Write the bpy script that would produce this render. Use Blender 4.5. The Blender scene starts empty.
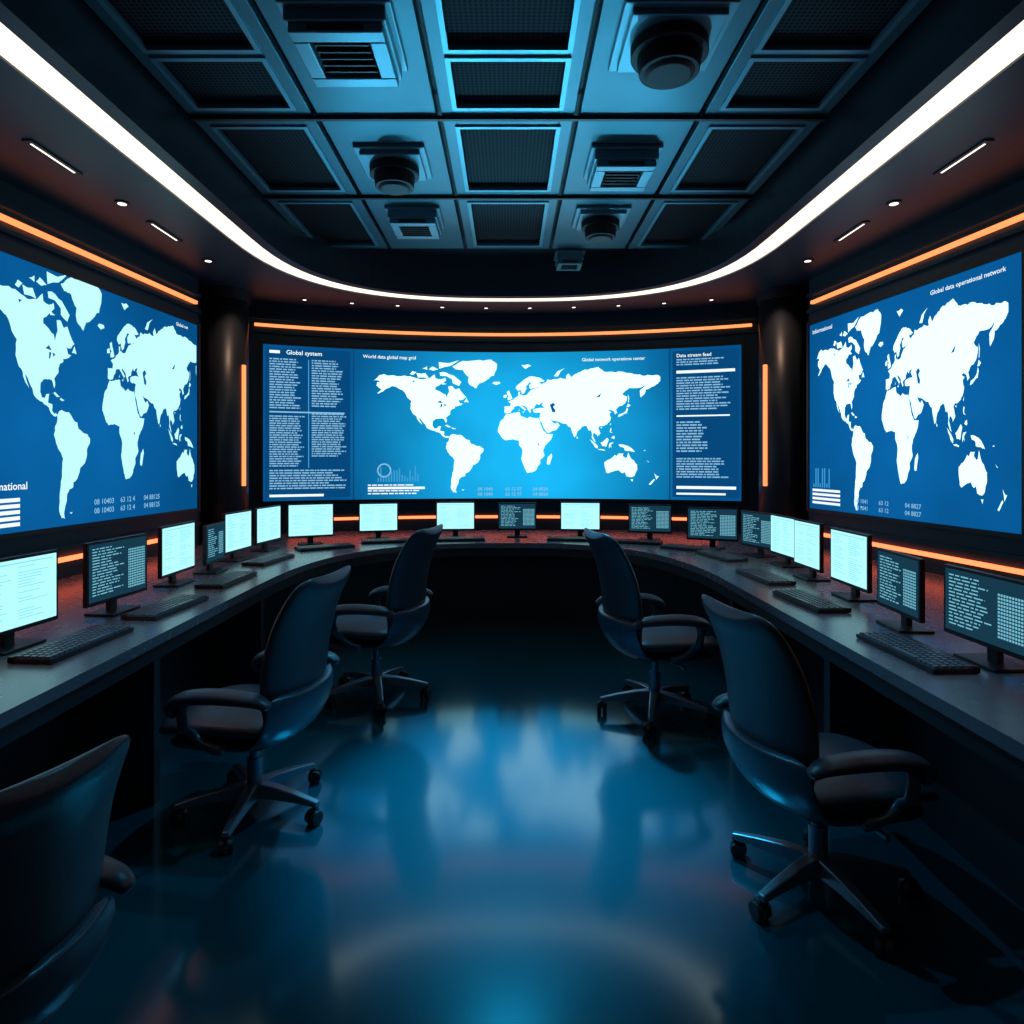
import bpy, bmesh, math, random
from mathutils import Vector, Matrix
from mathutils.geometry import tessellate_polygon
sc = bpy.context.scene
COL = sc.collection
try:
    sc.view_settings.view_transform = 'Standard'
    sc.view_settings.look = 'None'
except Exception: pass
rnd = random.Random(7)
pi = math.pi

# ------------------------------------------------------------ materials
def mat_pbr(name, col, rough=.5, metal=0., ior=1.5, noise=0.0, nscale=30, bump=0.0, coat=0.0, tint=None):
    m = bpy.data.materials.new(name); m.use_nodes = True
    nt = m.node_tree; b = nt.nodes['Principled BSDF']
    b.inputs['Base Color'].default_value = (*col, 1)
    b.inputs['Roughness'].default_value = rough
    b.inputs['Metallic'].default_value = metal
    b.inputs['IOR'].default_value = ior
    b.inputs['Coat Weight'].default_value = coat
    if tint: b.inputs['Specular Tint'].default_value = (*tint, 1)
    tc = nt.nodes.new('ShaderNodeTexCoord')
    n = nt.nodes.new('ShaderNodeTexNoise'); n.inputs['Scale'].default_value = nscale
    nt.links.new(tc.outputs['Object'], n.inputs['Vector'])
    if noise > 0:
        mr = nt.nodes.new('ShaderNodeMapRange')
        mr.inputs['To Min'].default_value = max(0.02, rough-noise); mr.inputs['To Max'].default_value = rough+noise
        nt.links.new(n.outputs['Fac'], mr.inputs['Value'])
        nt.links.new(mr.outputs['Result'], b.inputs['Roughness'])
    if bump > 0:
        bp = nt.nodes.new('ShaderNodeBump'); bp.inputs['Strength'].default_value = bump
        bp.inputs['Distance'].default_value = .002
        nt.links.new(n.outputs['Fac'], bp.inputs['Height']); nt.links.new(bp.outputs['Normal'], b.inputs['Normal'])
    return m

def mat_emit(name, col, strength=1., sample=True):
    m = bpy.data.materials.new(name); m.use_nodes = True
    nt = m.node_tree; nt.nodes.clear()
    o = nt.nodes.new('ShaderNodeOutputMaterial'); e = nt.nodes.new('ShaderNodeEmission')
    e.inputs['Color'].default_value = (*col, 1); e.inputs['Strength'].default_value = strength
    nt.links.new(e.outputs[0], o.inputs[0])
    if not sample:
        try: m.cycles.emission_sampling = 'NONE'
        except Exception: pass
    return m

def mat_screen(name, center, rad, c_in, c_out, strength=1.):
    """display back-light: brighter around the middle of the panel content"""
    m = bpy.data.materials.new(name); m.use_nodes = True
    nt = m.node_tree; nt.nodes.clear(); N = nt.nodes.new; L = nt.links.new
    o = N('ShaderNodeOutputMaterial'); e = N('ShaderNodeEmission'); e.inputs['Strength'].default_value = strength
    tc = N('ShaderNodeTexCoord'); d = N('ShaderNodeVectorMath'); d.operation = 'DISTANCE'
    L(tc.outputs['Object'], d.inputs[0]); d.inputs[1].default_value = center
    mr = N('ShaderNodeMapRange'); mr.interpolation_type = 'SMOOTHSTEP'
    mr.inputs['From Min'].default_value = 0; mr.inputs['From Max'].default_value = rad
    L(d.outputs['Value'], mr.inputs['Value'])
    n = N('ShaderNodeTexNoise'); n.inputs['Scale'].default_value = 1.3; L(tc.outputs['Object'], n.inputs['Vector'])
    mx = N('ShaderNodeMix'); mx.data_type = 'RGBA'
    mx.inputs[6].default_value = (*c_in, 1); mx.inputs[7].default_value = (*c_out, 1)
    L(mr.outputs['Result'], mx.inputs[0])
    m2 = N('ShaderNodeMix'); m2.data_type = 'RGBA'; m2.blend_type = 'MULTIPLY'; m2.inputs[0].default_value = .45
    L(mx.outputs[2], m2.inputs[6]); L(n.outputs['Fac'], m2.inputs[7])
    L(m2.outputs[2], e.inputs['Color']); L(e.outputs[0], o.inputs[0])
    return m

def mat_mesh(name, col):
    m = mat_pbr(name, col, .75, 0.)
    nt = m.node_tree; b = nt.nodes['Principled BSDF']; N = nt.nodes.new; L = nt.links.new
    b.inputs['Specular IOR Level'].default_value = .15
    tc = N('ShaderNodeTexCoord'); v = N('ShaderNodeTexVoronoi'); v.inputs['Scale'].default_value = 45
    v.inputs['Randomness'].default_value = 0
    L(tc.outputs['Object'], v.inputs['Vector'])
    r = N('ShaderNodeValToRGB'); r.color_ramp.elements[0].position = .3; r.color_ramp.elements[1].position = .42
    r.color_ramp.elements[0].color = (0.001, 0.002, 0.003, 1); r.color_ramp.elements[1].color = (*col, 1)
    L(v.outputs['Distance'], r.inputs[0]); L(r.outputs[0], b.inputs['Base Color'])
    return m

M_wall = mat_pbr('wall_paint', (.006, .036, .064), .42, .1, noise=.06, nscale=3)
M_ceil = mat_pbr('ceiling_dark', (.010, .030, .042), .5, noise=.05)
M_soffit = mat_pbr('soffit_panel', (.018, .038, .056), .42, .0, noise=.05, nscale=4)
M_teal = mat_pbr('ceiling_metal', (.055, .20, .25), .40, .45, noise=.06, nscale=8)
M_tealL = mat_pbr('ceiling_frame_metal', (.14, .42, .50), .38, .6)
M_meshp = mat_mesh('perforated_panel', (.026, .042, .052))
M_floor = mat_pbr('floor_gloss', (.001, .048, .070), .13, 0, ior=2.1, noise=.015, nscale=2.2, tint=(.46, .80, 1.))
M_desk = mat_pbr('desk_laminate', (.12, .125, .155), .27, .1, noise=.015, nscale=12)
M_deskp = mat_pbr('desk_panel', (.008, .016, .026), .45)
M_leath = mat_pbr('chair_leather', (.012, .028, .046), .42, 0, ior=1.6, noise=.06, nscale=60, bump=.3)
M_shell = mat_pbr('chair_shell', (.03, .08, .12), .32, .3)
M_metal = mat_pbr('chair_metal', (.20, .27, .34), .3, .8)
M_blk = mat_pbr('black_plastic', (.006, .009, .013), .45)
M_key = mat_pbr('key_plastic', (.08, .115, .15), .40)
M_dev = mat_pbr('device_metal', (.14, .32, .38), .38, .6)
M_lens = mat_pbr('camera_body', (.004, .006, .008), .6)
M_col = mat_pbr('column_paint', (.022, .030, .042), .38, .2)
M_orange = mat_emit('led_orange', (1., .215, .070), 2.2)
M_orangeL = mat_emit('led_orange_desk', (1., .125, .044), 4.0)
M_white = mat_emit('led_warm_white', (1., .86, .68), 1.55)
M_spot = mat_emit('downlight_lens', (1., .9, .8), 2.0)
M_land = mat_emit('map_land', (.62, .93, 1.), 1.5)
M_landL = mat_emit('map_land_cyan', (.50, .95, 1.), 1.15)
M_txt = mat_emit('screen_text', (.30, .66, .95), .8, False)
M_txtw = mat_emit('screen_text_white', (.85, .96, 1.), 1.1, False)
M_sea = mat_emit('map_sea', (.003, .10, .36), 1., False)
M_line = mat_emit('screen_line', (.05, .35, .7), 1., False)
M_panel = mat_emit('screen_panel_blue', (.002, .065, .20), 1.)
M_monB = mat_emit('monitor_bright', (.42, .93, 1.), 1.15)
M_monBt = mat_emit('monitor_bright_text', (.28, .72, .82), 1., False)
M_monD = mat_emit('monitor_dark', (.008, .042, .072), 1., False)
M_monDt = mat_emit('monitor_dark_text', (.18, .52, .66), 1., False)

# ------------------------------------------------------------ mesh builder
class MB:
    def __init__(s): s.v = []; s.f = []; s.mi = []
    def add(s, vs, fs, mi=0):
        o = len(s.v); s.v += [tuple(p) for p in vs]
        for f in fs: s.f.append([i+o for i in f]); s.mi.append(mi)
    def box(s, c, d, mi=0, rot=None, taper=1.):
        vs = []
        for z in (-.5, .5):
            k = taper if z > 0 else 1.
            for x, y in ((-.5, -.5), (.5, -.5), (.5, .5), (-.5, .5)):
                p = Vector((x*d[0]*k, y*d[1]*k, z*d[2]))
                if rot: p = rot @ p
                vs.append(p+Vector(c))
        s.add(vs, [(3, 2, 1, 0), (4, 5, 6, 7), (0, 1, 5, 4), (1, 2, 6, 5), (2, 3, 7, 6), (3, 0, 4, 7)], mi)
    def cyl(s, p0, p1, r0, r1=None, n=20, mi=0):
        r1 = r0 if r1 is None else r1
        p0 = Vector(p0); p1 = Vector(p1); ax = (p1-p0).normalized()
        a = ax.orthogonal().normalized(); b = ax.cross(a)
        vs = []
        for p, r in ((p0, r0), (p1, r1)):
            for i in range(n):
                t = 2*pi*i/n; vs.append(p+a*math.cos(t)*r+b*math.sin(t)*r)
        fs = [(i, (i+1) % n, n+(i+1) % n, n+i) for i in range(n)]
        fs += [tuple(range(n))[::-1], tuple(range(n, 2*n))]
        s.add(vs, fs, mi)
    def ribbon(s, A, B, z0, z1, mi=0):
        n = len(A); vs = []
        for a, b in zip(A, B):
            vs += [(a[0], a[1], z0), (b[0], b[1], z0), (b[0], b[1], z1), (a[0], a[1], z1)]
        fs = []
        for i in range(n-1):
            o = 4*i; q = o+4
            for k in range(4):
                k2 = (k+1) % 4
                fs.append((o+k, o+k2, q+k2, q+k))
        fs += [(3, 2, 1, 0), (4*n-4, 4*n-3, 4*n-2, 4*n-1)]
        s.add(vs, fs, mi)
    def loft(s, path, hw, th, bow, mi=0, n=24, e=2.6):
        """path: (x,z) centre line in the chair's side plane; rounded cross-section hw x th, sides curved forward by bow"""
        rings = []
        m = len(path)
        for i, (x, z) in enumerate(path):
            a = path[max(0, i-1)]; b = path[min(m-1, i+1)]
            t = Vector((b[0]-a[0], 0, b[1]-a[1])).normalized()
            nn = Vector((t.z, 0, -t.x))
            ring = []
            for k in range(n):
                q = 2*pi*k/n; c, sn = math.cos(q), math.sin(q)
                yy = math.copysign(abs(c)**(2/e), c); tt = math.copysign(abs(sn)**(2/e), sn)
                off = tt*th[i]/2*(1-.25*yy*yy)+bow[i]*yy*yy
                p = Vector((x, yy*hw[i], z))+nn*off
                ring.append(p)
            rings.append(ring)
        vs = [p for r in rings for p in r]; fs = []
        for i in range(m-1):
            for k in range(n):
                k2 = (k+1) % n
                fs.append((i*n+k, i*n+k2, (i+1)*n+k2, (i+1)*n+k))
        fs += [tuple(range(n))[::-1], tuple(range((m-1)*n, m*n))]
        s.add(vs, fs, mi)
    def mesh(s, name, mats, smooth=False):
        me = bpy.data.meshes.new(name); me.from_pydata(s.v, [], s.f)
        for m in mats: me.materials.append(m)
        for p, i in zip(me.polygons, s.mi): p.material_index = i
        bm = bmesh.new(); bm.from_mesh(me); bmesh.ops.recalc_face_normals(bm, faces=bm.faces); bm.to_mesh(me); bm.free()
        if smooth:
            for p in me.polygons: p.use_smooth = True
        me.update(); return me
    def obj(s, name, mats, parent=None, smooth=False, bevel=0., sub=0):
        o = bpy.data.objects.new(name, s.mesh(name, mats, smooth)); COL.objects.link(o)
        if parent: o.parent = parent
        if bevel:
            b = o.modifiers.new('bevel', 'BEVEL'); b.width = bevel; b.segments = 2; b.limit_method = 'ANGLE'
        if sub:
            b = o.modifiers.new('sub', 'SUBSURF'); b.levels = sub; b.render_levels = sub
        return o
def empty(name, loc=(0, 0, 0), rz=0, sc_=1.):
    e = bpy.data.objects.new(name, None); COL.objects.link(e)
    e.location = loc; e.rotation_euler = (0, 0, rz); e.scale = (sc_,)*3; e.empty_display_size = .2
    return e

# ------------------------------------------------------------ room layout
R = 6.3; YC = .66           # curved back wall
def arc(u, off=0.):
    a = u/R; return ((R-off)*math.sin(a), YC+(R-off)*math.cos(a))
def xl(y): return -2.72-(5.57-y)*.071
def xr(y): return 2.65+(5.57-y)*.127
Z_SOF = 3.08; Z_CEI = 3.38

def upath(a, b, ys, yc, yb, n=2.6, N=40, fa=None, fb=None, NS=10):
    pts = []
    for i in range(NS):
        y = ys+(yc-ys)*i/NS; pts.append(((fa(y) if fa else -a), y))
    A = -fa(yc) if fa else a; B = fb(yc) if fb else b
    for i in range(N+1):
        t = pi*i/N; c = -math.cos(t); sn = math.sin(t)
        w = A if c < 0 else B
        pts.append((w*math.copysign(abs(c)**(2/n), c), yc+(yb-yc)*abs(sn)**(2/n)))
    for i in range(NS-1, -1, -1):
        y = ys+(yc-ys)*i/NS; pts.append(((fb(y) if fb else b), y))
    return pts

m = MB(); m.box((0, 2.4, -.05), (8.4, 10.4, .1)); m.obj('floor', [M_floor])
m = MB(); m.box((0, 2.4, Z_CEI+.09), (8.4, 10.4, .1)); m.obj('ceiling', [M_ceil])
H = Z_CEI+.04
us = [-3.35+6.7*i/60 for i in range(61)]
m = MB(); m.ribbon([arc(u) for u in us], [arc(u, -.2) for u in us], 0, H)
m.obj('wall_back', [M_wall])
m = MB(); pl = [(xl(-2.6), -2.6), (xl(5.62), 5.62), (-2.95, 5.66), (-2.95, 6.4)]
m.ribbon(pl, [(-4.1, -2.6), (-4.1, 5.62), (-4.1, 5.66), (-4.1, 6.4)], 0, H); m.obj('wall_left', [M_wall])
m = MB(); pr = [(xr(-2.6), -2.6), (xr(5.62), 5.62), (2.92, 5.66), (2.92, 6.4)]
m.ribbon(pr, [(4.1, -2.6), (4.1, 5.62), (4.1, 5.66), (4.1, 6.4)], 0, H); m.obj('wall_right', [M_wall])
m = MB(); m.box((0, -2.7, H/2), (8.2, .2, H)); m.obj('wall_front', [M_wall])

# soffit ring with the light channel
P_in = upath(1.74, 1.76, -2.55, 4.5, 6.14)
P_s0 = upath(1.82, 1.84, -2.55, 4.5, 6.22)
P_s1 = upath(1.975, 1.995, -2.55, 4.5, 6.36)
P_out = upath(3.9, 3.9, -2.58, 4.5, 7.2, n=8)
m = MB()
m.ribbon(P_s1, P_out, Z_SOF, Z_SOF+.08)
m.ribbon(P_in, P_s0, Z_SOF-.01, Z_CEI+.04)
m.ribbon(P_s0, P_s1, Z_SOF+.03, Z_SOF+.08)
m.obj('ceiling_soffit', [M_soffit])
m = MB(); m.ribbon(P_s0, P_s1, Z_SOF-.004, Z_SOF+.03); m.obj('cove_light_strip', [M_white])
m = MB(); m.ribbon(P_s1, upath(2.0, 2.02, -2.55, 4.5, 6.385), Z_SOF-.015, Z_SOF); m.obj('trim_1', [M_soffit])

# columns in the two corners
for i, (cx, cy, a) in enumerate(((-2.65, 6.0, -pi/2+1.25), (2.57, 6.0, -pi/2-1.15))):
    e = empty('column', (cx, cy, 0))
    m = MB(); m.cyl((0, 0, 0), (0, 0, Z_SOF), .205, n=48); o = m.obj('shaft', [M_col], e)
    for p in o.data.polygons: p.use_smooth = abs(p.normal.z) < .5
    m = MB(); m.cyl((0, 0, 2.98), (0, 0, Z_SOF-.001), .225, n=40); m.cyl((0, 0, 0), (0, 0, .1), .225, n=40)
    m.obj('collar', [M_col], e)
    m = MB(); px, py = .207*math.cos(a), .207*math.sin(a)
    m.box((px, py, 1.82), (.03, .035, 1.12), rot=Matrix.Rotation(a, 3, 'Z')); m.obj('led_strip', [M_orange], e)

# orange LED strips
def strip_arc(u0, u1, z, h=.026):
    q = [u0+(u1-u0)*i/50 for i in range(51)]
    m = MB(); m.ribbon([arc(u, .001) for u in q], [arc(u, .03) for u in q], z-h/2, z+h/2); return m
strip_arc(-2.62, 2.53, 2.86).obj('led_strip_light', [M_orange])
strip_arc(-2.3, 2.2, .885).obj('led_strip_light', [M_orangeL])
def strip_side(f, y0, y1, z, sgn, h=.026):
    m = MB(); m.ribbon([(f(y0)+sgn*.001, y0), (f(y1)+sgn*.001, y1)], [(f(y0)+sgn*.03, y0), (f(y1)+sgn*.03, y1)], z-h/2, z+h/2); return m
strip_side(xl, -1.5, 5.55, 2.865, 1).obj('led_strip_light', [M_orange])
strip_side(xr, -1.5, 5.55, 2.865, -1).obj('led_strip_light', [M_orange])
strip_side(xl, -1.5, 5.5, .87, 1).obj('led_strip_light', [M_orangeL])
strip_side(xr, -1.5, 5.5, .87, -1).obj('led_strip_light', [M_orangeL])
m = MB()
for f, sg in ((xl, 1), (xr, -1)):
    for z in (2.93, 2.79, .95):
        y0, y1 = -2.4, 5.58
        m.ribbon([(f(y0), y0), (f(y1), y1)], [(f(y0)+sg*.045, y0), (f(y1)+sg*.045, y1)], z-.012, z+.012)
for z in (2.93, 2.79, .95):
    q = [-2.78+5.5*i/50 for i in range(51)]
    m.ribbon([arc(u, 0) for u in q], [arc(u, .045) for u in q], z-.012, z+.012)
m.obj('trim_2', [M_wall])

# ------------------------------------------------------------ world map
def miller(lat):
    if lat > 60: lat = 60+(lat-60)*.86
    return math.degrees(1.25*math.log(math.tan(math.radians(45+.4*lat))))
NA = [(-168,66),(-162,70),(-156,71.5),(-141,70),(-128,70),(-115,68.5),(-108,68),(-95,72),(-94,69),(-87,68),(-82,69.5),(-81,67),(-87,64),(-94,61),(-94,58.5),(-88,57),(-82,55),(-80,51.5),(-79,54.5),(-77,57),(-78,62),(-73,62),(-69,59),(-65,60),(-62,57),(-56,52.5),(-60,50),(-66,50),(-65,48.5),(-64,46.5),(-60,46),(-66,43.8),(-70,43.5),(-70,41.8),(-74,40.5),(-76,37.5),(-76,35),(-81,31.5),(-80,27),(-81,25.2),(-82.5,28),(-84,30),(-89,30),(-94,29.5),(-97,27.5),(-97.5,22),(-95.5,18.7),(-92,18.6),(-90.5,21),(-87,21.5),(-88,18),(-88.5,15.8),(-83.3,15),(-83.7,11),(-81.5,9),(-79.5,9.5),(-77.3,8.5),(-78.5,7.5),(-80.5,7.3),(-83,8.3),(-85.7,10),(-87.5,12.8),(-92,14.2),(-95,16),(-99,16.7),(-105,20),(-106,23),(-109.5,26.5),(-112.5,30),(-114.7,31.6),(-113,28.5),(-110.5,24.5),(-109.7,23),(-112,25),(-115,28),(-117,32.5),(-120.5,34.5),(-122.5,37.5),(-124.3,40.5),(-124,46),(-123,48.5),(-127,50.8),(-130,54.5),(-134,58),(-140,59.8),(-147,61),(-151,59.3),(-154,58.5),(-160,55.5),(-164,54.6),(-158,58.5),(-162,59.5),(-165,61.5),(-164,64.3),(-160,65)]
SA = [(-77.3,8.5),(-75,11),(-72,12),(-68,11),(-62,10.5),(-57,6),(-52,4.5),(-50,0),(-44,-2.5),(-39,-3),(-35,-6),(-35,-9),(-39,-13.5),(-39.5,-19),(-42,-23),(-48,-26),(-49,-29),(-53,-33.5),(-57,-35),(-57.5,-38),(-62,-39),(-65,-41.5),(-65.5,-45),(-67.5,-48),(-69,-51.5),(-68,-54.5),(-72,-54),(-75,-50),(-74.5,-44),(-73.5,-38),(-71.5,-31),(-70.2,-20),(-72,-17.5),(-76.5,-13.5),(-79.5,-8),(-81.2,-5),(-80,-2),(-80,1),(-77.5,4)]
AF = [(-6,35.8),(3,37),(10,37.3),(11,33.5),(19,30.5),(23,32.5),(29,31),(32.5,31.2),(34.5,28),(37,21),(39.5,15.5),(43,11.8),(51,11.8),(48,5),(41.5,-1.8),(39,-7),(40.5,-14.5),(35,-20),(35.3,-24),(32.5,-27),(30,-31.5),(25.5,-34),(20,-34.8),(18.3,-33.5),(15,-26.5),(11.8,-17),(13.5,-9.5),(9,-1),(9.5,4),(5,4.8),(1,5.8),(-4,5),(-8,4.5),(-13,8.8),(-17,14.5),(-16.5,20),(-14.5,26),(-9.8,30.5)]
EU = [(-9,37),(-9,43.5),(-2,43.5),(-1,46.5),(-4.5,48.5),(1.5,50),(4,52),(8.5,54),(8.2,57),(10.5,57.5),(10,54.8),(14,54),(19,54.6),(21.5,57),(24,59),(30,60),(22.5,60),(21.5,63),(25,65.5),(22,65.8),(17.5,62),(18.5,60),(16,56.5),(13,55.5),(11,59),(8,58),(5,60),(6,62.5),(12,66),(17,69),(25,71),(31,70),(41,67),(38,66.2),(33,66.5),(37,64),(43,66),(44,68.3),(54,68.5),(60,69.5),(68,68.5),(67,71),(70,73),(73,70),(78,72.3),(87,75),(100,76.5),(105,77.5),(113,74),(127,73),(140,72.5),(152,71),(160,69.8),(170,69.8),(180,69),(180,65),(177,62.5),(170,60),(163,58),(162,54.5),(157,51.2),(156,57),(163,62),(155,59.3),(143,59.3),(135,54.5),(141,52),(140,48),(135,43.5),(130.5,42.3),(127.5,39.5),(129.3,36),(126.5,34.5),(125,38),(121.5,39.5),(118,39),(122.3,37),(119.5,35),(121.8,31),(120,26.5),(116,22.8),(110,21),(108,21.5),(106,19),(109,13),(107,10.5),(105,8.7),(105,10.5),(100.8,13.2),(99.5,10.5),(101,7),(103.5,2),(101.3,3),(98.3,8),(98.5,13),(97,16.7),(94.5,16),(92,21.5),(90,22),(87,21),(82,16.5),(80,13),(79.5,10),(77.5,8.1),(74.5,14),(72.8,20),(70,21),(67,24.5),(61.5,25.2),(57,27),(51,27.8),(48,30),(50.5,26),(54,24),(56.3,26),(59.5,22.5),(55,17),(45,12.8),(42.8,14.5),(39,21),(35,28),(34.3,31.5),(36,36.5),(30.5,36.7),(27,37.5),(26.5,40),(29.5,41.2),(35,42),(41.5,41.5),(37,45.2),(39,47),(35,46.2),(33.5,44.7),(31,46.5),(28.5,44),(28,41.7),(24,40.8),(22.8,40),(24,38),(22.5,36.6),(19.5,40.5),(19,42.3),(13.8,45),(12.5,44.5),(16,41.7),(18.3,40.2),(16.5,39.8),(16,38),(15.5,40),(10.5,43.2),(8.5,44.3),(3.2,43.2),(3,41.7),(0,39.5),(-0.5,38),(-2,36.8),(-5.5,36.1)]
AU = [(114,-22),(114,-26),(115.5,-33.5),(118,-35),(124,-33),(131,-31.5),(135.5,-34.8),(138,-33.5),(140,-38),(146.5,-39),(150,-37),(153,-31),(153,-25.5),(149,-20.5),(146,-18.5),(143.5,-14),(142.3,-11),(141,-16.5),(139,-17.5),(135.5,-15),(136.5,-12),(131,-12),(129,-15),(126,-14),(122,-18)]
GL = [(-73,78.5),(-65,81),(-45,82.5),(-25,83),(-18,80),(-19,76),(-22,71.5),(-30,68.3),(-40,65),(-44,60.2),(-51,63),(-54,67),(-53,70.5),(-60,75.5),(-69,76)]
ISL = [[(-5,50),(1,51),(0,53),(-2,56),(-3,58.5),(-6,57.5),(-4.5,54),(-3,53.5),(-5,52)],[(-10,52),(-6,52.3),(-6,55),(-10,54)],[(-24,65),(-22,66.3),(-15,66.3),(-14,64.8),(-19,63.5)],[(44,-25),(47,-25),(50,-15.5),(49,-12.2),(44.5,-16.5),(43.5,-22)],[(130,31.5),(131,34),(136,35.5),(139.5,38),(141,41.5),(142,39),(140.8,35.5),(136,33.8)],[(140,42),(142,45.3),(145,43.5),(143,42)],[(142,46),(142,54),(143.5,51),(143,47)],[(109,1),(113,3.3),(117,7),(119,5),(117.5,1),(116,-3.8),(111,-3)],[(95.3,5.5),(98,4),(103,0),(106,-3),(105.5,-6),(102,-4),(98.5,1.5)],[(105.5,-6.8),(110,-6.5),(114.5,-7.8),(114,-8.7),(108,-7.8)],[(119.5,-5.5),(120.5,-3),(122.5,-5),(121.3,-1.8),(125,1.5),(120.5,1),(119.2,-2.5)],[(131,-1),(134,-1),(137.5,-1.7),(141,-2.6),(146,-5.5),(150.5,-10.5),(147,-10),(143,-9),(138,-8.2),(137.5,-5.3),(133,-4)],[(120.3,16),(120.8,18.5),(122.3,18.3),(121.5,14.5),(124,13),(120.8,13.7)],[(122,7),(123.5,8.7),(125.7,9.5),(126.3,7),(125.3,5.8)],[(173,-34.5),(176,-37.5),(178.5,-38),(175.3,-41.5),(174.7,-38.5)],[(172.7,-40.7),(174,-41.7),(171,-44.5),(168.5,-46.6),(166.5,-46),(170,-43)],[(-85,22),(-80,23),(-74.3,20.2),(-78,20),(-82,22.3)],[(-74.3,18.5),(-73,19.9),(-68.5,18.6),(-71,17.8)],[(-80,73.5),(-72,71.5),(-62,66),(-65,62.5),(-73,65),(-73,68),(-88,71),(-89,73.5)],[(-117,73),(-106,73),(-102,69),(-115,69.3)],[(-90,81),(-65,82.5),(-76,78.5),(-89,76.5)],[(-125,72),(-122,74.3),(-117,73.5),(-121,71.3)],[(-102,76),(-98,78),(-90,76),(-96,75)],[(-110,76.5),(-104,78),(-104,75.5)],[(-59,47.7),(-56,51.5),(-53,47.5)],[(12,79.5),(20,80),(24,79),(17,76.7)],[(52,71),(56,74.5),(66,77),(60,74.5),(57,70.7)],[(80,9.5),(81.8,7),(80.3,6)],[(120.2,23),(121.7,25.1),(121,22)],[(145,-41),(148.3,-41),(147,-43.5)],[(12.5,37.8),(15.5,38.2),(15,36.8)],[(8.3,39),(9.5,41),(9.5,39.2)],[(-86,66),(-80,64),(-86,63.5)],[(162,-8),(163,-9),(160,-9)],[(164,-20),(167,-22),(166,-22.3)],[(108.7,19.5),(111,20),(110,18.3)],[(-62,-51.5),(-58,-51.5),(-60,-52.5)]]
SEAS = [[(47,45),(51,47),(54,45),(51,43),(54,39.5),(53.5,37),(50,37.5),(49,40.5)],[(-92,47),(-88,49),(-84.5,46.5)],[(-88,42),(-87.5,45.5),(-85,45.5),(-86.5,42)],[(-84,45.5),(-80,45),(-82.5,43.3)],[(-122,66.5),(-118,66.5),(-121,65)],[(31,61),(33,61.5),(31.5,60)],[(103,51.5),(110,55.5),(108,52)],[(31.8,0.5),(34,0.2),(33,-2.6)]]
def rough(poly, amp=.09, lev=2):
    r = random.Random(3)
    for _ in range(lev):
        out = []
        for i, a in enumerate(poly):
            b = poly[(i+1) % len(poly)]; out.append(a)
            dx, dy = b[0]-a[0], b[1]-a[1]
            if math.hypot(dx, dy) > 2.2:
                k = r.uniform(-amp, amp); out.append(((a[0]+b[0])/2-dy*k, (a[1]+b[1])/2+dx*k))
        poly = out
    return poly
def flat(polys, u0, v0, ku, kv, umin, umax, step=.12, tx=None):
    """tessellate lon/lat polygons to (u,v) triangles, sliced along u so they can follow the curved panel"""
    bm = bmesh.new()
    for p in polys:
        pts = [Vector((u0+ku*a, v0+kv*miller(b), 0)) for a, b in p]
        vs = [bm.verts.new(q) for q in pts]
        for t in tessellate_polygon([pts]):
            try: bm.faces.new([vs[i] for i in t])
            except Exception: pass
    def cut(x, inner=False, outer=False):
        bmesh.ops.bisect_plane(bm, geom=bm.verts[:]+bm.edges[:]+bm.faces[:], plane_co=(x, 0, 0), plane_no=(1, 0, 0), clear_inner=inner, clear_outer=outer)
    cut(umin, inner=True); cut(umax, outer=True)
    if step:
        x = umin+step
        while x < umax: cut(x); x += step
    bm.verts.ensure_lookup_table(); bm.verts.index_update()
    vs = [(v.co.x, v.co.y) for v in bm.verts]; fs = [[v.index for v in f.verts] for f in bm.faces]
    bm.free(); return vs, fs
LAND = [rough(p) for p in (NA, SA, AF, EU, AU, GL)]+[rough(p, .1, 1) for p in ISL]

def text_flat(txt, size, u, v, align='LEFT'):
    c = bpy.data.curves.new('t', 'FONT'); c.body = txt; c.size = size; c.align_x = align; c.resolution_u = 2
    c.offset = size*.012
    o = bpy.data.objects.new('t', c); COL.objects.link(o)
    bpy.context.view_layer.update()
    d = bpy.context.evaluated_depsgraph_get(); me = o.evaluated_get(d).to_mesh()
    vs = [(u+p.co.x, v+p.co.y) for p in me.vertices]; fs = [list(p.vertices) for p in me.polygons]
    o.evaluated_get(d).to_mesh_clear(); bpy.data.objects.remove(o); bpy.data.curves.remove(c)
    return vs, fs
class Disp:
    """content of one wall display, laid out in panel coordinates (u along the panel, v = height)"""
    def __init__(s, f): s.f = f; s.L = {}
    def put(s, vf, key, off):
        mb, _ = s.L.setdefault(key, (MB(), off)); 
        mb.add([s.f(u, v, off) for u, v in vf[0]], vf[1])
    def rect(s, u0, u1, v0, v1, key, off, step=.15):
        n = max(1, int(math.ceil((u1-u0)/step))); vs = []
        for i in range(n+1):
            u = u0+(u1-u0)*i/n; vs += [(u, v0), (u, v1)]
        s.put((vs, [(2*i, 2*i+2, 2*i+3, 2*i+1) for i in range(n)]), key, off)
    def lines(s, u0, u1, v0, v1, dv, key, fill=1., off=.009, h=.5):
        v = v1
        while v-dv > v0:
            u = u0; end = u0+(u1-u0)*rnd.uniform(fill*.75, fill)
            while u < end:
                w = rnd.uniform(.8, 4.5)*dv*.7; w = min(w, end-u)
                if w > dv*.2: s.rect(u, u+w, v-dv*h, v, key, off)
                u += w+dv*.35
            v -= dv
    def build(s, parent, mats):
        for k, (mb, off) in s.L.items(): mb.obj(k, [mats[k]], parent)

BOT, TOP = 1.085, 2.665
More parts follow.
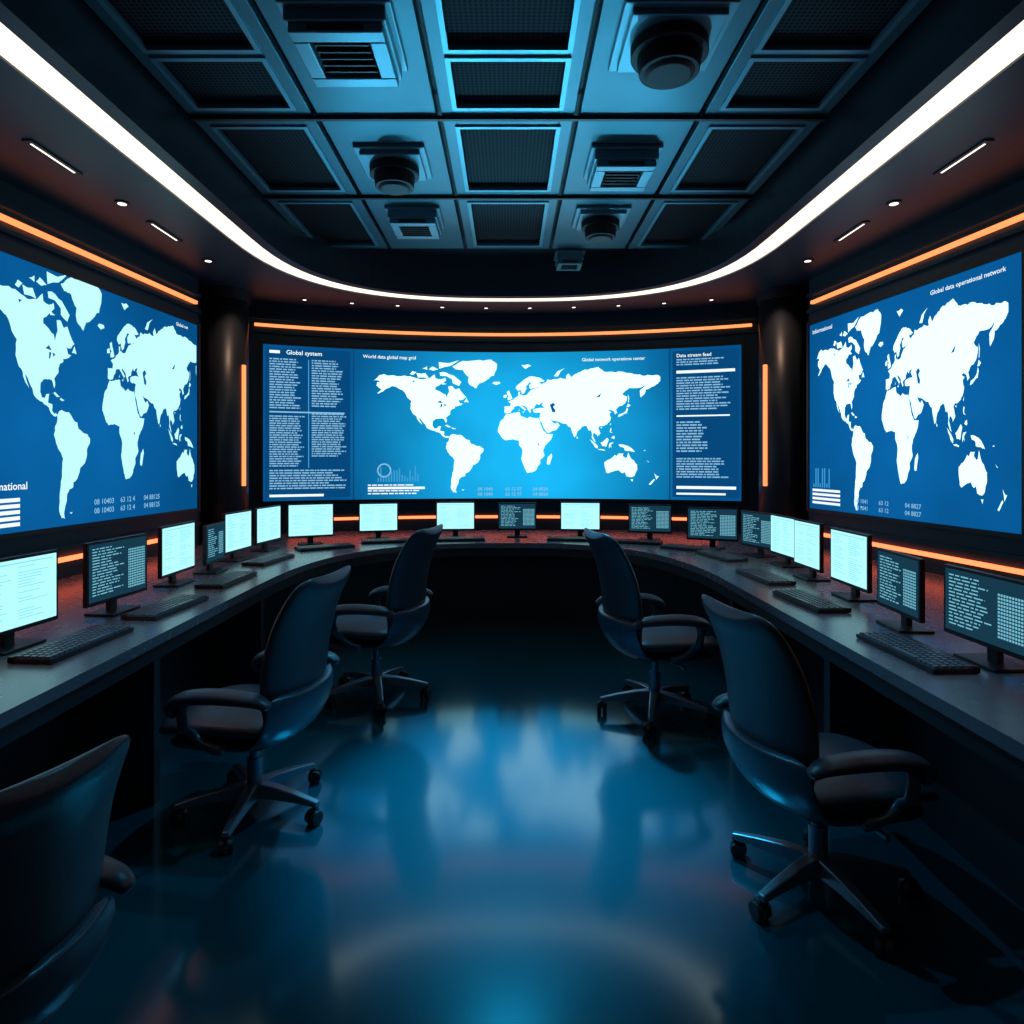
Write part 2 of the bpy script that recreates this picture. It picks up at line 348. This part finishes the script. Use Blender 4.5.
# ---- back display
e = empty('world_map_display')
fb = lambda u, v, off: (*arc(u, off+.03), v)
u0, u1 = -2.54, 2.43
q = [u0+(u1-u0)*i/60 for i in range(61)]
m = MB(); m.ribbon([arc(u, .002) for u in q], [arc(u, .03) for u in q], BOT, TOP); m.obj('housing', [M_blk], e)
m = MB()
for a, b in ((BOT-.03, BOT), (TOP, TOP+.03)):
    m.ribbon([arc(u, .002) for u in q], [arc(u, .045) for u in q], a, b)
for a, b in ((u0-.03, u0), (u1, u1+.03)):
    m.ribbon([arc(a, .002), arc(b, .002)], [arc(a, .045), arc(b, .045)], BOT-.03, TOP+.03)
m.obj('bezel', [M_blk], e)
D = Disp(fb)
D.rect(u0, u1, BOT, TOP, 'panel', .002)
D.rect(-1.655, -1.64, BOT, TOP, 'divider', .004); D.rect(1.715, 1.73, BOT, TOP, 'divider', .004)
D.put(flat(LAND, .04, 1.675, .0088, .0087, -1.6, 1.70), 'map_land', .008)
D.put(flat(SEAS, .04, 1.675, .0088, .0087, -1.6, 1.70), 'map_sea', .012)
D.rect(-2.52, -1.68, BOT+.03, TOP-.03, 'info_panel', .004)
D.put(text_flat('Global system', .062, -2.32, 2.575), 'headline', .01); D.rect(-2.48, -2.38, 2.58, 2.61, 'headline', .01)
D.lines(-2.48, -2.13, 2.0, 2.53, .026, 'text', .9); D.lines(-2.07, -1.72, 2.02, 2.53, .026, 'text', .9)
D.lines(-2.48, -2.13, 1.42, 1.95, .024, 'text', 1); D.lines(-2.07, -1.72, 1.5, 1.98, .024, 'text', 1)
D.lines(-2.48, -1.72, 1.17, 1.40, .026, 'text', 1); D.rect(-2.105, -2.095, 1.42, 2.53, 'line', .009)
D.rect(-2.48, -1.95, 1.125, 1.15, 'headline', .01); D.rect(-2.48, -1.74, 1.98, 1.995, 'text', .009)
D.rect(1.75, 2.41, BOT+.03, TOP-.03, 'info_panel', .004)
D.put(text_flat('Data stream feed', .05, 1.79, 2.57), 'headline', .01)
D.lines(1.79, 2.39, 2.46, 2.55, .026, 'text', .8); D.rect(1.79, 2.37, 2.40, 2.43, 'headline', .01)
D.lines(1.79, 2.36, 2.0, 2.36, .027, 'text', .95); D.rect(1.79, 2.32, 1.95, 1.965, 'headline', .01)
D.lines(1.79, 2.14, 1.55, 1.9, .030, 'text', .9); D.lines(1.79, 2.38, 1.3, 1.52, .027, 'text', .9)
D.rect(1.79, 2.38, 1.2, 1.23, 'headline', .01); D.rect(1.79, 2.28, 1.14, 1.16, 'headline', .01)
D.put(text_flat('World data global map grid', .05, -1.55, 2.575), 'headline', .01)
D.put(text_flat('Global network operations center', .048, .80, 2.56), 'headline', .01)
D.lines(-1.5, -.9, 1.115, 1.24, .03, 'headline', 1, .01, .4)
D.rect(-1.5, -.9, 1.19, 1.215, 'headline', .01)
for i in range(16):
    D.rect(-1.4+i*.028, -1.4+i*.028+.014, 1.27, 1.27+.04+.13*abs(math.sin(i*1.7))*abs(math.cos(i*.45)), 'line', .009)
cc = [(-1.33+.075*math.cos(t*pi/12)*k, 1.39+.075*math.sin(t*pi/12)*k) for k in (1, .8) for t in range(24)]
D.put((cc, [(i, (i+1) % 24, 24+(i+1) % 24, 24+i) for i in range(24)]), 'text', .009)
for k in range(3):
    for j in range(2):
        D.put(text_flat(['08 1040', '63 12 97', '04 8824'][k], .05, -.33+k*.3, 1.17-.055*j), 'text', .009)
Ms = mat_screen('back_display_blue', (.15, 6.9, 1.72), 2.3, (.010, .47, .90), (.0015, .075, .24), 1.38)
MM = {'panel': Ms, 'divider': M_panel, 'map_land': M_land, 'map_sea': M_sea, 'info_panel': M_panel, 'headline': M_txtw, 'text': M_txt, 'line': M_line}
D.build(e, MM)

# ---- side displays
def side_disp(P0, P1, inward, lon0, k, rside):
    e = empty('world_map_display')
    P0 = Vector(P0); P1 = Vector(P1); W = (P1-P0).length; d = (P1-P0)/W; n = Vector(inward)
    n = (n-d*n.dot(d)).normalized()
    f = lambda u, v, off: (*(P0+d*u+n*(off+.03))[:], v)
    def pr(u, off): p = P0+d*u+n*off; return (p.x, p.y)
    m = MB(); m.ribbon([pr(0, .002), pr(W, .002)], [pr(0, .03), pr(W, .03)], BOT, TOP); m.obj('housing', [M_blk], e)
    m = MB()
    for a, b in ((BOT-.03, BOT), (TOP, TOP+.03)): m.ribbon([pr(-.03, .002), pr(W+.03, .002)], [pr(-.03, .045), pr(W+.03, .045)], a, b)
    for a, b in ((-.03, 0), (W, W+.03)): m.ribbon([pr(a, .002), pr(b, .002)], [pr(a, .045), pr(b, .045)], BOT, TOP)
    m.obj('bezel', [M_blk], e)
    D = Disp(f)
    D.rect(0, W, BOT, TOP, 'panel', .002)
    v0 = 1.70 if not rside else 1.66
    kv = .0094 if not rside else .0091
    D.put(flat(LAND, lon0, v0, k, kv, .02, W-.02, 0), 'map_land', .006)
    D.put(flat(SEAS, lon0, v0, k, kv, .02, W-.02, 0), 'map_sea', .009)
    if rside:
        D.put(text_flat('Global data operational network', .042, W-.66, 2.585), 'headline', .008)
        D.put(text_flat('Informational', .05, .05, 2.58), 'headline', .008)
        for i in range(8): D.rect(.06+i*.03, .075+i*.03, 1.27, 1.3+.15*abs(math.sin(i*2.1)), 'line', .007)
        for i in range(4): D.rect(.05, .42, 1.13+i*.035, 1.15+i*.035, 'headline', .008)
        for kx in range(3):
            for j in range(2): D.put(text_flat(['08 1041', '63 12', '04 8827'][kx], .045, .60+kx*.26, 1.17-.052*j), 'text', .007)
    else:
        D.put(text_flat('Global net', .04, W-.32, 2.60), 'headline', .008)
        for kx in range(3):
            for j in range(2): D.put(text_flat(['08 10403', '63 12 4', '04 88125'][kx], .052, W-1.25+kx*.26, 1.20-.06*j), 'text', .007)
        D.put(text_flat('Informational', .062, W-2.13, 1.33), 'headline', .008)
        for i in range(5): D.rect(W-2.4, W-1.85, 1.12+i*.035, 1.142+i*.035, 'headline', .008)
    mid = P0+d*W*.55
    Mx = mat_screen('side_display_blue', (mid.x, mid.y, 1.8), 2.1, (.003, .125, .38), (.0012, .070, .22), 1.3)
    M2 = dict(MM); M2['panel'] = Mx; M2['map_land'] = M_landL if not rside else M_land
    D.build(e, M2)
side_disp((xl(2.2), 2.2), (xl(5.54), 5.54), (1, 0), 4.49-2.2, .0066, False)
side_disp((xr(5.56), 5.56), (xr(3.57), 3.57), (-1, 0), 5.56-4.58, .0052, True)

# ------------------------------------------------------------ desk
DZ = .75
F0 = upath(1.5, 1.36, -1.2, 3.85, 5.78, n=2.6)
B0 = upath(0, 0, -1.2, 3.85, 6.86, n=4.6, fa=lambda y: xl(y)+.02, fb=lambda y: xr(y)-.02)
F1 = upath(1.53, 1.39, -1.2, 3.85, 5.81, n=2.6)
K0 = upath(1.86, 1.72, -1.2, 3.85, 6.02, n=2.8)
K1 = upath(1.90, 1.76, -1.2, 3.85, 6.06, n=2.8)
A1 = upath(1.56, 1.42, -1.2, 3.85, 5.84, n=2.6)
e = empty('control_desk')
m = MB(); m.ribbon(F0, B0, DZ-.045, DZ-.0005); o = m.obj('desk_top', [M_desk], e)
m = MB(); m.ribbon(F1, A1, DZ-.12, DZ-.045); m.obj('apron', [M_deskp], e)
m = MB(); m.ribbon(K0, K1, 0, DZ-.045); m.obj('modesty_panel', [M_deskp], e)
m = MB()
for y in (.4, 1.6, 2.8, 4.0):
    m.box((-1.70, y, (DZ-.045)/2), (.33, .05, DZ-.045)); m.box((1.56, y, (DZ-.045)/2), (.33, .05, DZ-.045))
m.obj('supports', [M_deskp], e)

# ------------------------------------------------------------ monitors
def monitor_parts(w, h, bright, seed):
    r = random.Random(seed)
    b = MB()
    z0 = .065; z1 = z0+h
    b.box((0, 0, (z0+z1)/2), (.022, w, h)); b.box((-.018, 0, (z0+z1)/2), (.02, w*.6, h*.6))
    b.box((-.03, 0, .1), (.025, .05, .19)); b.box((-.02, 0, .006), (.15, .2, .012))
    s = MB(); t = MB(); bz = .012
    y0, y1 = -w/2+bz, w/2-bz
    s.add([(.0118, y0, z0+bz+.006), (.0118, y1, z0+bz+.006), (.0118, y1, z1-bz), (.0118, y0, z1-bz)], [(0, 1, 2, 3)])
    def q(a, b_, c, d): t.add([(.0126, a, c), (.0126, b_, c), (.0126, b_, d), (.0126, a, d)], [(0, 1, 2, 3)])
    if bright:
        W = y1-y0
        for cx0, cx1 in ((.08, .45), (.52, .92)):
            z = z1-bz-.03
            while z > z0+.04:
                if r.random() < .8: q(y0+W*cx0, y0+W*(cx0+(cx1-cx0)*r.uniform(.4, 1)), z-.0035, z)
                z -= .0115
        q(y0+.02, y1-.02, z1-bz-.018, z1-bz-.013)
    else:
        W = y1-y0
        z = z1-bz-.02
        while z > z0+.04:
            u = y0+.02; end = y0+W*r.uniform(.35, .6)
            while u < end:
                wd = r.uniform(.01, .05); q(u, min(u+wd, end), z-.005, z); u += wd+.008
            z -= .0135
        z = z1-bz-.05
        while z > z0+.05:
            u = y0+W*.66
            while u < y1-.02:
                q(u, u+.009, z-.008, z); u += .0125
            z -= .0125
    return b, s, t
def monitor(x, y, deg, w, bright, h=.30):
    e = empty('computer_monitor', (x, y, DZ), math.radians(deg))
    b, s, t = monitor_parts(w, h, bright, int(abs(x)*100+y*10))
    b.obj('casing', [M_blk], e, bevel=.003)
    s.obj('screen', [M_monB if bright else M_monD], e)
    t.obj('screen_text', [M_monBt if bright else M_monDt], e)
MON = [(-1.97, 2.55, -6, .42, 1), (-1.93, 3.16, -6, .42, 0), (-2.0, 3.87, 0, .40, 1), (-1.97, 4.29, 2, .30, 0, .26), (-2.03, 4.8, -5, .40, 1), (-2.0, 5.33, -8, .40, 1),
       (-1.75, 5.68, -65, .40, 1), (-1.23, 6.08, -76, .37, 1, .28), (-.51, 6.22, -86, .38, 1, .28), (.09, 6.25, -90, .38, 0, .27), (.70, 6.20, -95, .39, 1, .28), (1.33, 6.0, -102, .40, 0, .27), (1.74, 5.45, -112, .42, 0, .28),
       (1.95, 5.0, -163, .38, 0, .28), (1.96, 4.55, -178, .38, 1, .29), (1.90, 4.05, -180, .36, 1), (1.86, 3.48, -181, .40, 1), (1.75, 2.86, -184, .36, 0, .27), (1.76, 2.35, -178, .42, 0, .27)]
for a in MON: monitor(*a)

# ------------------------------------------------------------ keyboards
kb = MB(); kb.box((0, 0, .010), (.155, .43, .016)); kb.box((.07, 0, .014), (.02, .43, .022))
for r_ in range(5):
    for c_ in range(18):
        if r_ == 0 and 4 <= c_ <= 9: continue
        kb.box((-.058+r_*.027, -.2+c_*.0235, .022), (.021, .019, .010), 1, taper=.85)
kb.box((-.058, -.2+6.5*.0235, .022), (.021, .135, .010), 1, taper=.95)
kme = kb.mesh('keyboard', [M_blk, M_key])
KEYS = [(-1.74, 2.58, 176), (-1.71, 3.22, 176), (-1.73, 3.95, 178), (-1.77, 4.75, 172), (-1.55, 5.42, 125), (-1.10, 5.84, 105), (-.45, 5.98, 95), (.60, 5.98, 84), (1.15, 5.78, 70),
        (1.52, 5.35, 48), (1.64, 4.93, 12), (1.62, 4.05, 4), (1.58, 3.36, 4), (1.56, 2.47, 2)]
for x, y, a in KEYS:
    o = bpy.data.objects.new('keyboard', kme); COL.objects.link(o); o.location = (x, y, DZ); o.rotation_euler = (0, 0, math.radians(a)); o.scale = (1.08, 1.08, 1)

# ------------------------------------------------------------ chairs (local +x = forward)
def sm(path, *ws, k=3):
    data = [tuple(p)+tuple(w[i] for w in ws) for i, p in enumerate(path)]
    out = []
    n = len(data)
    for i in range(n-1):
        p0, p1, p2, p3 = data[max(0, i-1)], data[i], data[i+1], data[min(n-1, i+2)]
        for j in range(k):
            t = j/k
            out.append(tuple(.5*((2*b)+(-a+c)*t+(2*a-5*b+4*c-d)*t*t+(-a+3*b-3*c+d)*t**3) for a, b, c, d in zip(p0, p1, p2, p3)))
    out.append(data[-1])
    return [o[:2] for o in out], *[[o[2+i] for o in out] for i in range(len(ws))]
CH = {}
m = MB()
P, hw, th, bw = sm([(-.17, .43), (-.215, .50), (-.235, .60), (-.25, .72), (-.28, .85), (-.325, .96), (-.36, 1.015), (-.385, 1.035)],
                   [.17, .215, .24, .25, .245, .235, .215, .16], [.07, .10, .115, .105, .095, .08, .07, .04], [.02, .04, .05, .05, .045, .035, .03, .025])
m.loft(P, hw, th, bw); CH['backrest'] = (m.mesh('chair_backrest', [M_leath], True), 1)
m = MB()
P, hw, th, bw = sm([(.16, .355), (.0, .345), (-.12, .35), (-.225, .395), (-.29, .48), (-.308, .55), (-.312, .59)],
                   [.10, .19, .235, .262, .268, .262, .235], [.02, .03, .04, .042, .035, .028, .014], [.0, .01, .03, .06, .08, .085, .08])
m.loft(P, hw, th, bw); CH['back_shell'] = (m.mesh('chair_back_shell', [M_shell], True), 1)
m = MB()
P, hw, th, bw = sm([(-.2, .435), (-.16, .44), (.0, .44), (.15, .44), (.25, .43), (.295, .41), (.31, .385)],
                   [.18, .225, .245, .25, .24, .22, .18], [.05, .105, .12, .12, .11, .085, .03], [.0]*7)
m.loft(P, hw, th, bw); CH['seat'] = (m.mesh('chair_seat', [M_leath], True), 1)
m = MB()
P, hw, th, bw = sm([(-.18, .37), (.0, .365), (.2, .365), (.27, .37)], [.2, .235, .235, .19], [.03, .04, .04, .02], [.0]*4)
m.loft(P, hw, th, bw); CH['seat_pan'] = (m.mesh('chair_seat_pan', [M_shell], True), 1)
for s in (1, -1):
    m = MB()
    P, hw, th, bw = sm([(-.25, .575), (-.2, .60), (-.05, .605), (.06, .598), (.14, .58), (.18, .545), (.16, .51)],
                       [.02, .038, .048, .048, .046, .038, .02], [.03, .05, .058, .06, .058, .048, .025], [0]*7)
    m.loft(P, hw, th, bw, n=16)
    m.v = [(a, b+s*.285, c) for a, b, c in m.v]
    CH['armrest_%d' % (1 if s > 0 else 2)] = (m.mesh('chair_armrest', [M_leath], True), 1)
    m = MB()
    P, hw, th, bw = sm([(.12, .58), (.14, .52), (.11, .43), (.04, .385), (-.02, .375)], [.02]*5, [.04]*5, [0]*5)
    m.loft(P, hw, th, bw, n=12)
    m.v = [(a, b+s*(.28 if c > .45 else .245), c) for a, b, c in m.v]
    CH['arm_support_%d' % (1 if s > 0 else 2)] = (m.mesh('chair_arm_support', [M_shell], True), 0)
m = MB()
m.box((0, 0, .335), (.2, .16, .035)); m.cyl((0, 0, .2), (0, 0, .34), .022); m.cyl((0, 0, .1), (0, 0, .24), .033)
m.cyl((0, 0, .07), (0, 0, .135), .05, .042)
m.cyl((.05, -.06, .335), (.06, -.22, .33), .007, n=8); m.cyl((.06, -.22, .33), (.06, -.26, .33), .012, n=10)
CH['gas_lift'] = (m.mesh('chair_gas_lift', [M_metal], False), 0)
m = MB()
for i in range(5):
    a = 2*pi*i/5+.35; rz = Matrix.Rotation(a, 3, 'Z')
    prof = [(.03, .075, .135, .032), (.12, .08, .128, .028), (.22, .078, .112, .023), (.315, .07, .092, .018)]
    vs = []
    for x, za, zb, w in prof:
        for y, z in ((-w, za), (w, za), (w*.75, zb), (-w*.75, zb)): vs.append(rz @ Vector((x, y, z)))
    fs = []
    for j in range(3):
        for k in range(4): fs.append((4*j+k, 4*j+(k+1) % 4, 4*j+4+(k+1) % 4, 4*j+4+k))
    fs += [(3, 2, 1, 0), (12, 13, 14, 15)]
    m.add(vs, fs)
CH['star_base'] = (m.mesh('chair_star_base', [M_metal]), 0)
m = MB()
for i in range(5):
    a = 2*pi*i/5+.35; c = Vector((math.cos(a)*.305, math.sin(a)*.305, 0))
    b = a+.9+i; t = Vector((math.cos(b), math.sin(b), 0)); o_ = Vector((-t.y, t.x, 0))
    m.cyl(c+Vector((0, 0, .05)), c+Vector((0, 0, .085)), .010, n=10)
    cw = c+o_*.012+Vector((0, 0, .031))
    for s in (-1, 1):
        m.cyl(cw+t*s*.007, cw+t*s*.026, .031, .028, n=20)
    m.box(cw+Vector((0, 0, .018)), (.03, .03, .03), rot=Matrix.Rotation(b, 3, 'Z'))
CH['casters'] = (m.mesh('chair_casters', [M_blk]), 0)
def chair(x, y, deg, brot=0, sc_=1.):
    e = empty('office_chair', (x, y, 0), math.radians(deg), sc_)
    for k, (me, sub) in CH.items():
        o = bpy.data.objects.new(k, me); COL.objects.link(o); o.parent = e
        if k in ('star_base', 'casters'): o.rotation_euler = (0, 0, brot)
        if k == 'star_base':
            b = o.modifiers.new('bevel', 'BEVEL'); b.width = .005; b.segments = 2
        if sub:
            b = o.modifiers.new('sub', 'SUBSURF'); b.levels = 1; b.render_levels = 1
chair(-1.08, 2.73, 168, .2, .98)
chair(-.83, 4.05, 165, .5, 1.03)
chair(.87, 3.80, 12, .1, 1.03)
chair(1.08, 2.23, 12, .6, .96)
chair(-1.17, 1.34, 160, .3, .86)

# ------------------------------------------------------------ ceiling panels
cz = Z_CEI-.03
rows = [(.30, 1.34), (1.36, 2.38), (2.40, 3.43), (3.46, 4.47), (4.50, 5.60)]
cols = [(-1.71, -1.05), (-1.02, -.385), (-.355, .355), (.385, 1.02), (1.05, 1.71)]
tl = MB(); fr = MB(); ms = MB()
def ring(mb, x0, x1, y0, y1, ix0, ix1, iy0, iy1, z0, z1):
    for a, b, c, d in ((x0, x1, y0, iy0), (x0, x1, iy1, y1), (x0, ix0, iy0, iy1), (ix1, x1, iy0, iy1)):
        if b-a > 1e-4 and d-c > 1e-4: mb.box(((a+b)/2, (c+d)/2, (z0+z1)/2), (b-a, d-c, z1-z0))
for ri, (ya, yb) in enumerate(rows):
    for ci, (xa, xb) in enumerate(cols):
        if ci in (1, 3):
            tl.box(((xa+xb)/2, (ya+yb)/2, cz+.02), (xb-xa, yb-ya, .04)); continue
        px = .075; op = [(ya+.09, yb-.09)] if ri >= 3 else [(ya+.07, (ya+yb)/2-.03), ((ya+yb)/2+.03, yb-.07)]
        ys = [ya]+[v for o_ in op for v in o_]+[yb]
        tl.box(((xa+xa+px)/2, (ya+yb)/2, cz+.02), (px, yb-ya, .04)); tl.box((xb-px/2, (ya+yb)/2, cz+.02), (px, yb-ya, .04))
        for k in range(0, len(ys), 2):
            tl.box(((xa+xb)/2, (ys[k]+ys[k+1])/2, cz+.02), (xb-xa-2*px, ys[k+1]-ys[k], .04))
        for a, b in op:
            ring(fr, xa+px-.012, xb-px+.012, a-.012, b+.012, xa+px+.012, xb-px-.012, a+.012, b-.012, cz-.010, cz+.01)
            ms.box(((xa+xb)/2, (a+b)/2, cz+.035), (xb-xa-2*px, b-a, .01))
e = empty('ceiling_panels')
tl.obj('tiles', [M_teal], e, bevel=.004); fr.obj('panel_frames', [M_tealL], e); ms.obj('perforated_inserts', [M_meshp], e)
m = MB()
for y in (2.39, 3.445, 4.485): m.box((0, y, cz-.012), (3.42, .022, .02))
m.obj('cross_rails', [M_blk], e)

def projector(x, y, s=.42):
    e = empty('ceiling_projector', (x, y, cz))
    m = MB(); m.box((0, 0, -.012), (s, s, .024)); m.box((0, 0, -.05), (s*.9, s*.9, .06)); m.obj('mount', [M_dev], e, bevel=.006)
    m = MB(); ring(m, -s*.42, s*.42, -s*.42, s*.42, -s*.27, s*.27, -s*.27, s*.27, -.12, -.08); m.obj('housing', [M_dev], e, bevel=.006)
    m = MB(); m.box((0, 0, -.085), (s*.53, s*.53, .01)); 
    for k in range(5): m.box((0, -s*.2+k*s*.1, -.1), (s*.5, .008, .02))
    m.box((0, -s*.421, -.10), (s*.5, .004, .02))
    m.obj('grille', [M_blk], e)
def dome(x, y, s=.42):
    e = empty('ceiling_camera', (x, y, cz))
    m = MB(); m.box((0, 0, -.012), (s, s, .024)); m.box((0, 0, -.035), (s*.85, s*.85, .03)); m.obj('mount', [M_dev], e, bevel=.006)
    m = MB(); m.cyl((0, 0, -.05), (0, 0, -.10), s*.36, s*.36, 36); m.cyl((0, 0, -.10), (0, 0, -.17), s*.30, s*.28, 36)
    m.cyl((0, 0, -.17), (0, 0, -.185), s*.24, s*.20, 36); m.obj('lens_housing', [M_lens], e, bevel=.004)
projector(-.70, 2.78, .46); dome(-.70, 3.95); projector(-.70, 4.85, .40)
dome(.70, 2.78, .46); projector(.70, 3.95); dome(.70, 4.85, .40)
projector(.55, 5.75, .26)

rings = MB(); lens = MB()
def dl(x, y, r=.025):
    rings.cyl((x, y, Z_SOF-.008), (x, y, Z_SOF+.001), r*1.7, n=20); lens.cyl((x, y, Z_SOF-.010), (x, y, Z_SOF-.007), r, n=16)
def slot(x, y):
    rings.box((x, y, Z_SOF-.004), (.05, .38, .01)); lens.box((x, y, Z_SOF-.009), (.010, .32, .004))
for y in (1.55, 2.75, 3.93, 5.06): dl(-2.37, y); dl(2.37, y)
for y in (.9, 2.15, 3.34, 4.42): slot(-2.37, y); slot(2.37, y)
for k in range(10):
    u = -2.15+k*4.3/9; x, y = arc(u, .33); dl(x, y, .018)
e = empty('recessed_downlights'); rings.obj('trim_rings', [M_blk], e); lens.obj('lenses', [M_spot], e)

# ------------------------------------------------------------ lamps
def spot(name, loc, tgt, col, pw, ang, rad=.05):
    l = bpy.data.lights.new(name, 'SPOT'); l.color = col; l.energy = pw; l.spot_size = math.radians(ang); l.spot_blend = 1; l.shadow_soft_size = rad
    o = bpy.data.objects.new(name, l); COL.objects.link(o); o.location = loc
    o.rotation_euler = (Vector(tgt)-Vector(loc)).to_track_quat('-Z', 'Y').to_euler(); return o
CY = (.10, .62, 1.)
# added cyan fill spots behind the back monitors, no fixtures, washing the ceiling grid
for u in (-1.5, -.5, .5, 1.5):
    x, y = arc(u, .22); spot('added_ceiling_fill', (x, y, .84), (u*.2, 3.6, 3.35), (.12, .66, 1.), 105, 44, .04)
# blue fill spots added under the ceiling to rim-light the chairs, no real fixtures
for x, y, tx, ty, pw in ((-.70, 3.72, -1.0, 2.8, 80), (.70, 3.72, 1.0, 2.5, 80), (-.70, 4.62, -.8, 4.2, 65), (.70, 4.62, .8, 4.0, 65),
                         (-.7, 2.5, 1.1, 2.3, 90), (.7, 2.5, -1.1, 2.6, 90), (-.2, 2.4, -1.2, 1.5, 40)):
    spot('added_blue_fill', (x, y, cz-.06), (tx, ty, .6), CY, pw, 40, .03)
spot('added_blue_fill', (0, 4.48, cz-.05), (.03, 2.85, 0), (.02, .62, 1.), 2300, 33, .05)  # added spot without a fixture, makes the cyan pool on the floor
for s in (-1, 1):
    spot('column_spot', (s*2.33, 5.62, Z_SOF-.03), (s*2.6, 5.95, 2.2), (1., .6, .4), 9, 60, .02)
    # warm downlights over the desk wings
    for y in (1.55, 2.75, 3.93, 5.06):
        spot('downlight_lamp', (s*2.37, y, Z_SOF-.02), (s*2.0, y, .75), (1., .44, .28), 26, 46, .03)

w = bpy.data.worlds.new('world'); sc.world = w; w.use_nodes = True
w.node_tree.nodes['Background'].inputs[0].default_value = (.01, .03, .05, 1); w.node_tree.nodes['Background'].inputs[1].default_value = .2

# ------------------------------------------------------------ camera
c = bpy.data.cameras.new('camera'); c.lens = 22.5; c.sensor_width = 36; c.shift_y = -52/1024; c.shift_x = 4/1024; c.clip_start = .02
o = bpy.data.objects.new('camera', c); COL.objects.link(o); o.location = (0, 0, 1.5); o.rotation_euler = (pi/2, 0, 0)
sc.camera = o
